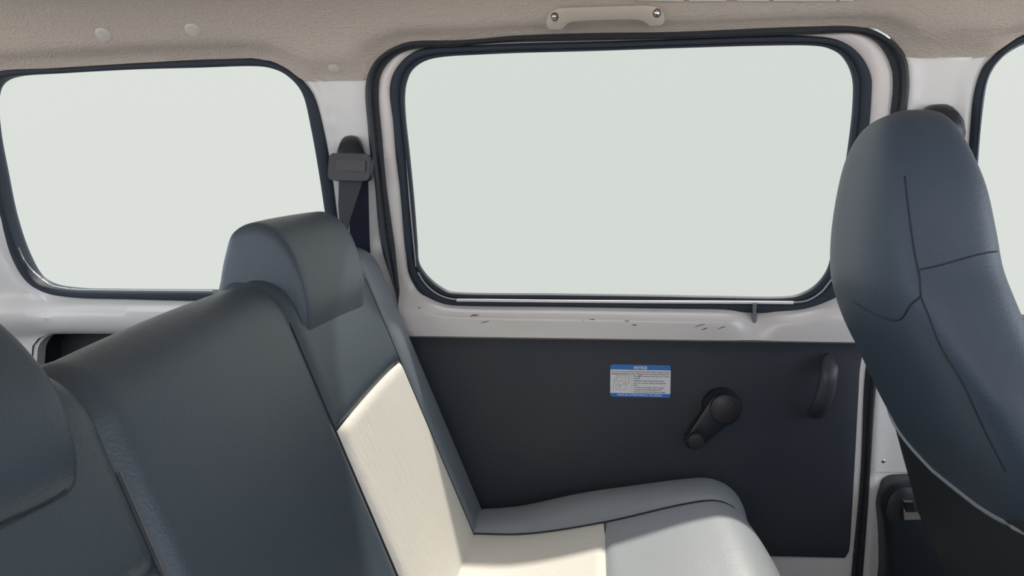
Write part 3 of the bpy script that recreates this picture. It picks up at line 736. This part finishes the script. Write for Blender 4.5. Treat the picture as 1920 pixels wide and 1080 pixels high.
lay('body_lettering', [(fit(s, H*0.055, sx_p(b)-sx_p(a_), bold=0.00006), sx_p(a_), sy_p(c_)) for s, a_, b_, c_ in rows for b in (b_,)], 0.0007, M_INK)
segs = []
def ln(x0, y0, x1, y1, wd=5):
    dx, dy = x1-x0, y1-y0; L = math.hypot(dx, dy); nx, ny = -dy/L*wd/2, dx/L*wd/2
    segs.append(([(sx_p(x0+nx), sy_p(y0+ny)), (sx_p(x1+nx), sy_p(y1+ny)), (sx_p(x1-nx), sy_p(y1-ny)), (sx_p(x0-nx), sy_p(y0-ny))], [(0,1,2,3)]))
for q in [(300,425,600,428,7),(300,425,310,560,6),(600,428,580,600,7),(320,472,565,474,5),(310,520,590,522,3),(300,590,345,600,4),(430,600,585,600,4),(345,585,390,535,8),(485,580,530,530,7),(415,560,435,535,4),(435,535,450,575,4),
          (245,480,240,740,6),(270,480,268,600,4),(245,480,300,482,4),(290,630,545,630,6),(300,630,300,715,4),(300,715,390,738,6),(390,738,500,735,6),(500,735,545,650,6),(365,655,405,655,10),(365,655,365,688,8),(365,688,395,688,8),
          (200,398,655,398,3),(655,398,650,780,3),(600,690,580,750,4)]: ln(*q)
lay('line_drawing', [(s, 0, 0) for s in segs], 0.0007, mat('drawing_grey', (0.16, 0.16, 0.17), 0.6))
segs = []
for q in [(848,385,825,420,14),(825,420,815,470,12),(775,505,765,545,10)]: ln(*q)
lay('stain', [(s, 0, 0) for s in segs], 0.0010, M_SCUFFD)

# ================================================================== rear bench seat
# backrest face x = -0.356 - 0.42 z (camera-relative), seams at y 0.48 / 0.785 / 1.10
bench = empty('bench_seat', (-0.15, 0.70, -0.90), 'two-tone charcoal and cream vinyl rear bench seat', 'seat')
Z_BOT = -0.60
def crest(y): return float(np.interp(y, [0.0, 0.48, 0.80, 0.95, 1.10, 1.2], [-0.083, -0.076, -0.044, -0.030, -0.018, -0.014]))
def back_pt(y, v, puff=0.0):
    """v 0 bottom of the face .. 1 top of the face, 1..1.6 over the crest, ..2 down the rear"""
    zc = crest(y); zf = zc - 0.050; r = 0.042
    if v <= 1:
        z = Z_BOT + (zf - Z_BOT)*v; x = -0.356 - 0.42*z; n = Vector((0.922, 0, 0.387)); x += 0.012*max(0, -0.42 - z)/0.1*-0.0
    elif v <= 1.6:
        a_ = (v-1)/0.6*math.pi; x0 = -0.356 - 0.42*zf; base = math.radians(22.8)
        cxx, czz = x0 - r*0.922, zf - r*0.387*0.0
        ang = base*(1 - (v-1)/0.6) + (math.pi - math.radians(10))*(v-1)/0.6
        x = cxx - r*0.0 + r*math.cos(ang)/math.cos(base)*0.922 if ang < base else cxx + r*math.cos(ang)
        z = zf + (zc - zf)*math.sin(min(ang, math.pi)) - (zc-zf)*math.sin(base)*(1-(v-1)/0.6)
        n = Vector((math.cos(ang), 0, math.sin(ang)))
    else:
        zf2 = zf; x0 = (-0.356 - 0.42*zf) - r*0.922 - r; z = zf2 + (Z_BOT - zf2)*(v-1.6)/0.4
        x = x0 + 0.25*(zf2 - z); n = Vector((-1, 0, -0.2)).normalized()
    return Vector((x, y, z)) + n*puff
def edgef(d, w_=0.018): 
    q = max(0.0, min(1.0, d/w_)); return 1 - (1-q)**2.2
def back_patch(name, y0, y1, v0, v1, m, puff, nu=34, nv=80, roundfar=0.0, softL=1, softR=1, softT=1, softB=1):
    def f(u, w):
        y = y0 + (y1-y0)*u; v = v0 + (v1-v0)*w; vv = (v if v <= 1 else 1 + (v-1)*0.3)
        e = 1.0
        if softL: e = min(e, edgef(y-y0))
        if softR: e = min(e, edgef(y1-y))
        if softB: e = min(e, edgef((v-v0)*0.45))
        if softT: e = min(e, edgef((v1-v)*0.45))
        p = puff*(0.35*math.sin(math.pi*u)*min(1, w*4)) + 0.007*e - 0.007
        if roundfar:
            d = (y1 - y)/roundfar
            if d < 1: p -= 0.020*(1 - math.sqrt(max(0, 1-(1-d)**2)))
        return back_pt(y, v, p)
    return grid(name, f, nu, nv, m, bench, sharp=180)
def v_at(z, y=0.95): zf = crest(y) - 0.05; return (z - Z_BOT)/(zf - Z_BOT)
YS = [-0.02, 0.17, 0.48, 0.785, 1.10, 1.205]
# core
back_core = grid('backrest', lambda u, w: back_pt(-0.02 + 1.225*u, 2*w, -0.009), 40, 90, M_VINYL, bench)
pt = [back_core]
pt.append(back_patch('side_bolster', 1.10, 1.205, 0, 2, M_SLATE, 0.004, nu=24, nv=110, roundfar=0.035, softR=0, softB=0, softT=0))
vz = v_at(-0.197, 0.95)
def back_patch_z(name, y0, y1, z0fn, z1, m, puff, upper):
    def f(u, w):
        y = y0 + (y1-y0)*u; zf = crest(y) - 0.05
        zs = -0.2115 + (y-0.785)/(1.1-0.785)*(0.0235) + 0.004*math.sin(math.pi*(y-0.785)/0.315)
        vs_ = (zs - Z_BOT)/(zf - Z_BOT)
        v = vs_ + (2-vs_)*w if upper else vs_*w
        e = min(edgef(y-y0), edgef(y1-y), edgef(abs(v-vs_)*0.45, 0.010))
        return back_pt(y, v, 0.007*e - 0.007 + puff*0.35*math.sin(math.pi*u))
    return grid(name, f, 44, 110, m, bench, sharp=180)
pt.append(back_patch_z('upper_panel', 0.785, 1.10, None, None, M_VINYL, 0.012, True))
ci = back_patch_z('cream_insert', 0.785, 1.10, None, None, M_CREAM, 0.012, False); pt.append(ci); tag(ci, 'cream vinyl insert')
pt.append(back_patch('centre_panel', 0.450, 0.785, 0, 2, M_VINYL, 0.010, softB=0, softT=0))
def back_near(upper):
    def f(u, w):
        y = 0.17 + 0.280*u; zf = crest(y)-0.05; vs_ = (-0.21 - Z_BOT)/(zf - Z_BOT); v = vs_ + (2-vs_)*w if upper else vs_*w
        e = min(edgef(y-0.17), edgef(0.450-y), edgef(abs(v-vs_)*0.45, 0.010)); return back_pt(y, v, 0.007*e - 0.007 + 0.004*math.sin(math.pi*u))
    return f
# the nearer seat place: all charcoal as far as the picture shows
pt.append(grid('upper_panel', back_near(True), 30, 80, M_VINYL, bench, sharp=180))
pt.append(grid('lower_panel', back_near(False), 30, 60, M_VINYL, bench, sharp=180))
pt.append(back_patch('side_bolster', -0.02, 0.17, 0, 2, M_VINYL, 0.004, softB=0, softT=0))
# end cap by the door
def cap(y, s):
    V = [back_pt(y, 2*i/60, -0.036) for i in range(61)]
    return obj('end_cap', V + [v + Vector((0, -0.012*s, 0)) for v in V], [tuple(range(61)), tuple(range(61, 122))[::-1]] + [(i, i+1, 62+i, 61+i) for i in range(60)], M_VINYL, bench)
cap(1.202, 1)

# head restraint: padded block whose cover flows down onto the backrest crest
def head_restraint(y0, y1, prof2, c0_, tilt):
    pr = resample(catmull(prof2, True, 8), 90, True); c0_ = np.array(c0_)
    V = []; rings = [(-0.002, 0.25), (0.0, 0.62), (0.0012, 0.84), (0.003, 0.94), (0.006, 0.98), (0.011, 0.995), (0.022, 1.0)]
    ends = [(y0 + d, s) for d, s in rings] + [(y0 + (y1-y0)*k/8, 1.0 + 0.012*math.sin(math.pi*k/8)) for k in range(2, 7)] + [(y1 - d, s) for d, s in rings[::-1]]
    for y, s in ends:
        for p in pr:
            q = c0_ + (np.array(p)-c0_)*s
            V.append((q[0], y, q[1] + tilt*(y - y1)))
    n = 90; F = [(i*n+k, i*n+(k+1) % n, (i+1)*n+(k+1) % n, (i+1)*n+k) for i in range(len(ends)-1) for k in range(n)] + [tuple(range(n)), tuple(range((len(ends)-1)*n, len(ends)*n))]
    o = obj('headrest', V, F, M_VINYL, bench, sharp=180); return o
hr = head_restraint(0.805, 1.027, [(-0.3125, -0.106), (-0.3085, -0.085), (-0.3090, -0.060), (-0.3160, -0.028), (-0.3290, 0.002), (-0.3480, 0.022), (-0.3700, 0.028), (-0.3920, 0.018), (-0.4010, -0.004), (-0.4080, -0.035), (-0.4110, -0.075), (-0.4120, -0.115), (-0.380, -0.125), (-0.340, -0.118)], (-0.368, -0.05), 0.085); pt.append(hr)
hr2 = head_restraint(0.17, 0.405, [(P(x, y, 0.40).x, P(x, y, 0.40).z) for x, y in [(140,922),(150,865),(115,740),(60,660),(0,600),(-70,552),(-160,525),(-260,545),(-310,640),(-300,800),(-180,930),(-60,955),(70,950)]], [P(-60, 740, 0.40).x, P(-60, 740, 0.40).z], 0.0)
# gathered cover flaring from the headrest down to the crest on its near side
def flare(u, w):
    # u around rear arc from front-bottom to rear, w from headrest end outwards
    a_ = math.radians(200 - 175*u)
    base = Vector((-0.368 + 0.050*math.cos(a_)*-1, 0.842, -0.05 + 0.062*math.sin(a_)*-0))
    return base
fpr = [(-0.318, -0.098), (-0.330, -0.040), (-0.352, 0.002), (-0.378, 0.010), (-0.400, -0.006), (-0.414, -0.040), (-0.420, -0.085)]
fpr = resample(catmull(fpr, False, 6), 30)
def flare(u, w):
    i = u*29; k = min(int(i), 28); f_ = i-k; x = fpr[k][0]*(1-f_) + fpr[k+1][0]*f_; z = fpr[k][1]*(1-f_) + fpr[k+1][1]*f_
    y = 0.822 - 0.085*w*w - 0.010*w
    zc = crest(y) - 0.012; k2 = (1-w)**2.1
    tz = zc - 0.02 - 2.2*abs(x + 0.372)**1.6
    return (x*(1-0.0*w), y, tz + (z - 0.018 - tz)*k2*0.97 + 0.002*math.sin(u*22)*(1-w)*w*4)
pt.append(grid('headrest_cover_gather', flare, 40, 24, M_VINYL, bench, sharp=180))
bv = [hull_obj(o) for o in pt]
def vsplit(y): 
    zs = -0.2115 + (y-0.785)/0.315*0.0235 + 0.004*math.sin(math.pi*(y-0.785)/0.315); return v_at(zs, y)
def pseam(y, v0, v1, r, m, name='seam', p=-0.0038): tube(name, [back_pt(y, v0 + (v1-v0)*k/50, p) for k in range(51)], r, m, bench, seg=6)
pseam(0.785, 0.0, 1.0, 0.0012, M_SEAM); pseam(1.10, 0.0, 1.0, 0.0012, M_SEAM)
pseam(0.450, 0.0, 0.95, 0.0011, M_PIPE2, 'piping', -0.0035)
tube('seam', [back_pt(y, vsplit(y), -0.0055) for y in np.linspace(0.786, 1.099, 30)], 0.0011, M_SEAM, bench, seg=6)
bh2 = [hull_obj(hr2)]
seam('seam', [(2,981),(50,960),(95,938),(122,920)], bh2, 0.0010, M_SEAM, bench)

# cushion
XS = [-0.40, -0.18, -0.096, 0.018, 0.135, 0.175, 0.200]
ZS = [-0.450, -0.443, -0.440, -0.418, -0.386, -0.380, -0.388]
fr_ = [(0.200, -0.388), (0.216, -0.405), (0.224, -0.432), (0.232, -0.48), (0.238, -0.56), (0.235, -0.62), (0.20, -0.64)]
cu_line = resample(catmull(list(zip(XS, ZS)) + fr_[1:], False, 8), 240)
def cu_pt(v, y, puff):
    i = v*239; k = min(int(i), 238); f_ = i-k
    p = np.array(cu_line[k])*(1-f_) + np.array(cu_line[k+1])*f_; a_ = np.array(cu_line[max(k-2, 0)]); b_ = np.array(cu_line[min(k+3, 239)])
    t = (b_-a_)/np.linalg.norm(b_-a_); n = (-t[1], t[0])
    return Vector((p[0] + n[0]*puff, y, p[1] + n[1]*puff))
v_split = min(range(240), key=lambda k: abs(cu_line[k][0]-0.018) + (0 if cu_line[k][1] > -0.45 else 9))/239
def cpatch(name, y0, y1, v0, v1, m, puff, sideA=1, sideB=1, sv0=1, sv1=1, bol=0):
    def f(u, w):
        y = y0 + (y1-y0)*u; v = v0 + (v1-v0)*w
        e = 1.0
        if sideA: e = min(e, edgef(y-y0, 0.02))
        if sideB: e = min(e, edgef(y1-y, 0.02))
        if sv0: e = min(e, edgef((v-v0)*0.85, 0.012))
        if sv1: e = min(e, edgef((v1-v)*0.85, 0.012))
        p = 0.004*e - 0.004 + puff*math.sin(math.pi*u)
        if bol:
            d = u; xx_ = cu_pt(v, y, 0).x; bb = 0.006 + 0.018*math.exp(-((xx_ + 0.01)/0.13)**2) if cu_pt(v, y, 0).z > -0.46 else 0.005
            p = -0.004*(1-edgef(y-y0, 0.02)) + bb*math.sin(math.pi*min(1, d*0.85)) - 0.030*max(0, (u-0.6)/0.4)**2.2
        return cu_pt(v, y, p)
    return grid(name, f, 40, 110, m, bench, sharp=180)
core = grid('cushion', lambda u, w: cu_pt(w, -0.02 + 1.215*u, -0.010 - 0.02*max(0, (u-0.96)/0.04)), 40, 60, M_VINYL, bench)
cp = [cpatch('cushion_bolster', 1.10, 1.205, 0, 1, M_SLATE_LIT, 0, bol=1, sv0=0, sv1=0)]
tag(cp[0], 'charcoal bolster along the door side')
cq = cpatch('cream_insert', 0.785, 1.10, 0.0, v_split, M_CREAM, 0.006, sv0=0); cp.append(cq); tag(cq, 'cream vinyl insert')
cq = cpatch('grey_front_panel', 0.785, 1.10, v_split, 1, M_GREY, 0.006, sv1=0); cp.append(cq); tag(cq, 'light grey vinyl front panel')
cpatch('centre_panel', 0.48, 0.785, 0, 1, M_VINYL, 0.005, sv0=0, sv1=0)
cq = cpatch('grey_front_panel', 0.17, 0.48, v_split, 1, M_GREY, 0.006, sv1=0); tag(cq, 'light grey vinyl front panel')
cq = cpatch('cream_insert', 0.17, 0.48, 0, v_split, M_CREAM, 0.006, sv0=0); tag(cq, 'cream vinyl insert')
cpatch('cushion_bolster', -0.02, 0.17, 0, 1, M_VINYL, 0.005, sv0=0, sv1=0)
bvc = [hull_obj(o) for o in cp]
tube('seam', [cu_pt(k/60, 1.10, -0.002) for k in range(61)], 0.0011, M_SEAM, bench, seg=6)
tube('seam', [cu_pt(v_split, y, -0.002) for y in np.linspace(0.79, 1.095, 20)], 0.0010, M_SEAM, bench, seg=6)
# steel frame under the bench
def boxm(name, x0, x1, y0, y1, z0, z1, m, parent):
    V = [(x, y, z) for x in (x0, x1) for y in (y0, y1) for z in (z0, z1)]
    return obj(name, V, [(0,1,3,2),(4,6,7,5),(0,4,5,1),(2,3,7,6),(0,2,6,4),(1,5,7,3)], m, parent, smooth=False)
boxm('seat_frame', -0.38, 0.19, 0.0, 1.18, -0.66, -0.60, M_BPM, bench)
for x in (-0.35, 0.14):
    for y in (0.05, 1.12): boxm('leg', x, x+0.04, y, y+0.04, -0.95, -0.66, M_BPM, bench)

# ================================================================== front seat
fs = empty('front_seat', (0.66, 0.86, -0.90), 'dark navy vinyl front seat with tall integral headrest, seen from behind', 'seat')
#        z      xr     xf     yn     yf
FS = [(0.128, 0.328, 0.340, 0.875, 0.905), (0.126, 0.318, 0.350, 0.855, 0.925), (0.119, 0.306, 0.360, 0.830, 0.948), (0.105, 0.296, 0.368, 0.810, 0.965),
      (0.080, 0.287, 0.378, 0.792, 0.982), (0.045, 0.281, 0.390, 0.778, 0.995), (0.0, 0.277, 0.398, 0.766, 1.005), (-0.035, 0.277, 0.402, 0.756, 1.010),
      (-0.060, 0.280, 0.408, 0.746, 1.014), (-0.10, 0.294, 0.420, 0.730, 1.022), (-0.15, 0.321, 0.440, 0.708, 1.036), (-0.20, 0.348, 0.450, 0.690, 1.046),
      (-0.25, 0.375, 0.495, 0.676, 1.052), (-0.30, 0.400, 0.522, 0.67, 1.054), (-0.36, 0.428, 0.550, 0.66, 1.054), (-0.44, 0.450, 0.585, 0.66, 1.054), (-0.52, 0.50, 0.61, 0.66, 1.054)]
fsa = np.array(FS); zz = fsa[::-1, 0]
def fsrow(z): return [float(np.interp(z, zz, fsa[::-1, k])) for k in range(1, 5)]
def fs_smooth():
    q = catmull([tuple(r) for r in FS], False, 6); return q
def fs_loft(name, rows, m, parent, grow=0.0, fwd=0.0, n=72, e=3.0):
    V = []
    for (z, xr, xf, yn, yf) in rows:
        cx_, cy_ = (xr+xf)/2 + fwd, (yn+yf)/2; a_, b_ = (xf-xr)/2 + grow, (yf-yn)/2 + grow
        for k in range(n):
            q = 2*math.pi*k/n; cs, sn = math.cos(q), math.sin(q)
            ee = e
            X = math.copysign(abs(cs)**(2/ee), cs)*a_; Y = math.copysign(abs(sn)**(2/ee), sn)*b_
            V.append((cx_ + X, cy_ + Y, z))
    F = [(i*n+k, i*n+(k+1) % n, (i+1)*n+(k+1) % n, (i+1)*n+k) for i in range(len(rows)-1) for k in range(n)] + [tuple(range(n)), tuple(range((len(rows)-1)*n, len(rows)*n))]
    return obj(name, V, F, m, parent, sharp=180)
rows_all = fs_smooth()
LR = [(-0.17, 0.368, 0.44, 0.73, 1.02), (-0.215, 0.371, 0.47, 0.71, 1.038), (-0.26, 0.385, 0.49, 0.70, 1.046), (-0.32, 0.403, 0.52, 0.69, 1.05), (-0.364, 0.416, 0.54, 0.69, 1.05), (-0.44, 0.448, 0.58, 0.69, 1.05), (-0.52, 0.490, 0.61, 0.69, 1.045)]
lower = fs_loft('backrest_lower', catmull(LR, False, 6), M_BPM, fs, e=6.0)
cov_rows = [r for r in rows_all if r[0] > -0.235]
cover = fs_loft('backrest_cover', cov_rows, M_VINYL2, fs)
me = cover.data
# hem drops towards the near side
for v in me.vertices:
    p = v.co + absloc(cover)
    if p.z < -0.15:
        bz = float(np.interp(p.y, [0.67, 0.80, 0.90, 0.98, 1.04], [-0.272, -0.276, -0.270, -0.250, -0.222]))
        dz = (p.z + 0.15)*((bz + 0.15)/(-0.232 + 0.15) - 1); v.co.z += dz; v.co.x -= dz*0.5
bf = [hull_obj(cover)]
_o = absloc(cover); _r = [v.co + _o for v in list(me.vertices)[-72:]]
_k = [i for i in range(20, 58)]; tube('hem_piping', [_r[i] + Vector((-0.0012, 0, 0.001)) for i in _k], 0.0026, M_PIPE, fs, seg=8)
seam('seam', [(1696,330),(1704,400),(1714,470),(1724,520),(1727,556),(1740,590),(1763,648),(1806,721),(1844,803),(1885,884)], bf, 0.0009, M_SEAM, fs)
seam('seam', [(1724,506),(1760,498),(1810,484),(1850,474),(1888,470)], bf, 0.0009, M_SEAM, fs)
seam('seam', [(1600,566),(1640,588),(1672,600),(1690,597),(1707,572),(1727,555)], bf, 0.0011, M_SEAM, fs)
# cushion and base of the front seat (below the picture)
def fc(u, w):
    a_ = math.pi*2*u; return (0.70 + 0.24*math.copysign(abs(math.cos(a_))**0.6, math.cos(a_)), 0.86 + 0.22*math.copysign(abs(math.sin(a_))**0.6, math.sin(a_)), -0.66 + 0.12*w)
V = []; n = 40
for z, s in ((-0.66, 0.96), (-0.64, 1.0), (-0.58, 1.0), (-0.545, 0.97), (-0.53, 0.88)):
    for k in range(n):
        a_ = 2*math.pi*k/n; cs, sn = math.cos(a_), math.sin(a_)
        V.append((0.70 + 0.25*s*math.copysign(abs(cs)**0.6, cs), 0.86 + 0.22*s*math.copysign(abs(sn)**0.6, sn), z))
obj('cushion', V, [(i*n+k, i*n+(k+1) % n, (i+1)*n+(k+1) % n, (i+1)*n+k) for i in range(4) for k in range(n)] + [tuple(range(n)), tuple(range(4*n, 5*n))], M_VINYL2, fs)
boxm('seat_base', 0.50, 0.90, 0.68, 1.04, -0.95, -0.66, M_BPM, fs)

def copy_tree(o, parent=None):
    c = o.copy(); COL.objects.link(c); c.parent = parent
    for ch in list(o.children): copy_tree(ch, c)
    return c
fs2 = copy_tree(fs); fs2.location.y -= 0.74  # out-of-view copy, added to cut light from the near side
fs2['label'] = 'unseen dark navy vinyl front seat on the near side, added to shade the cabin'
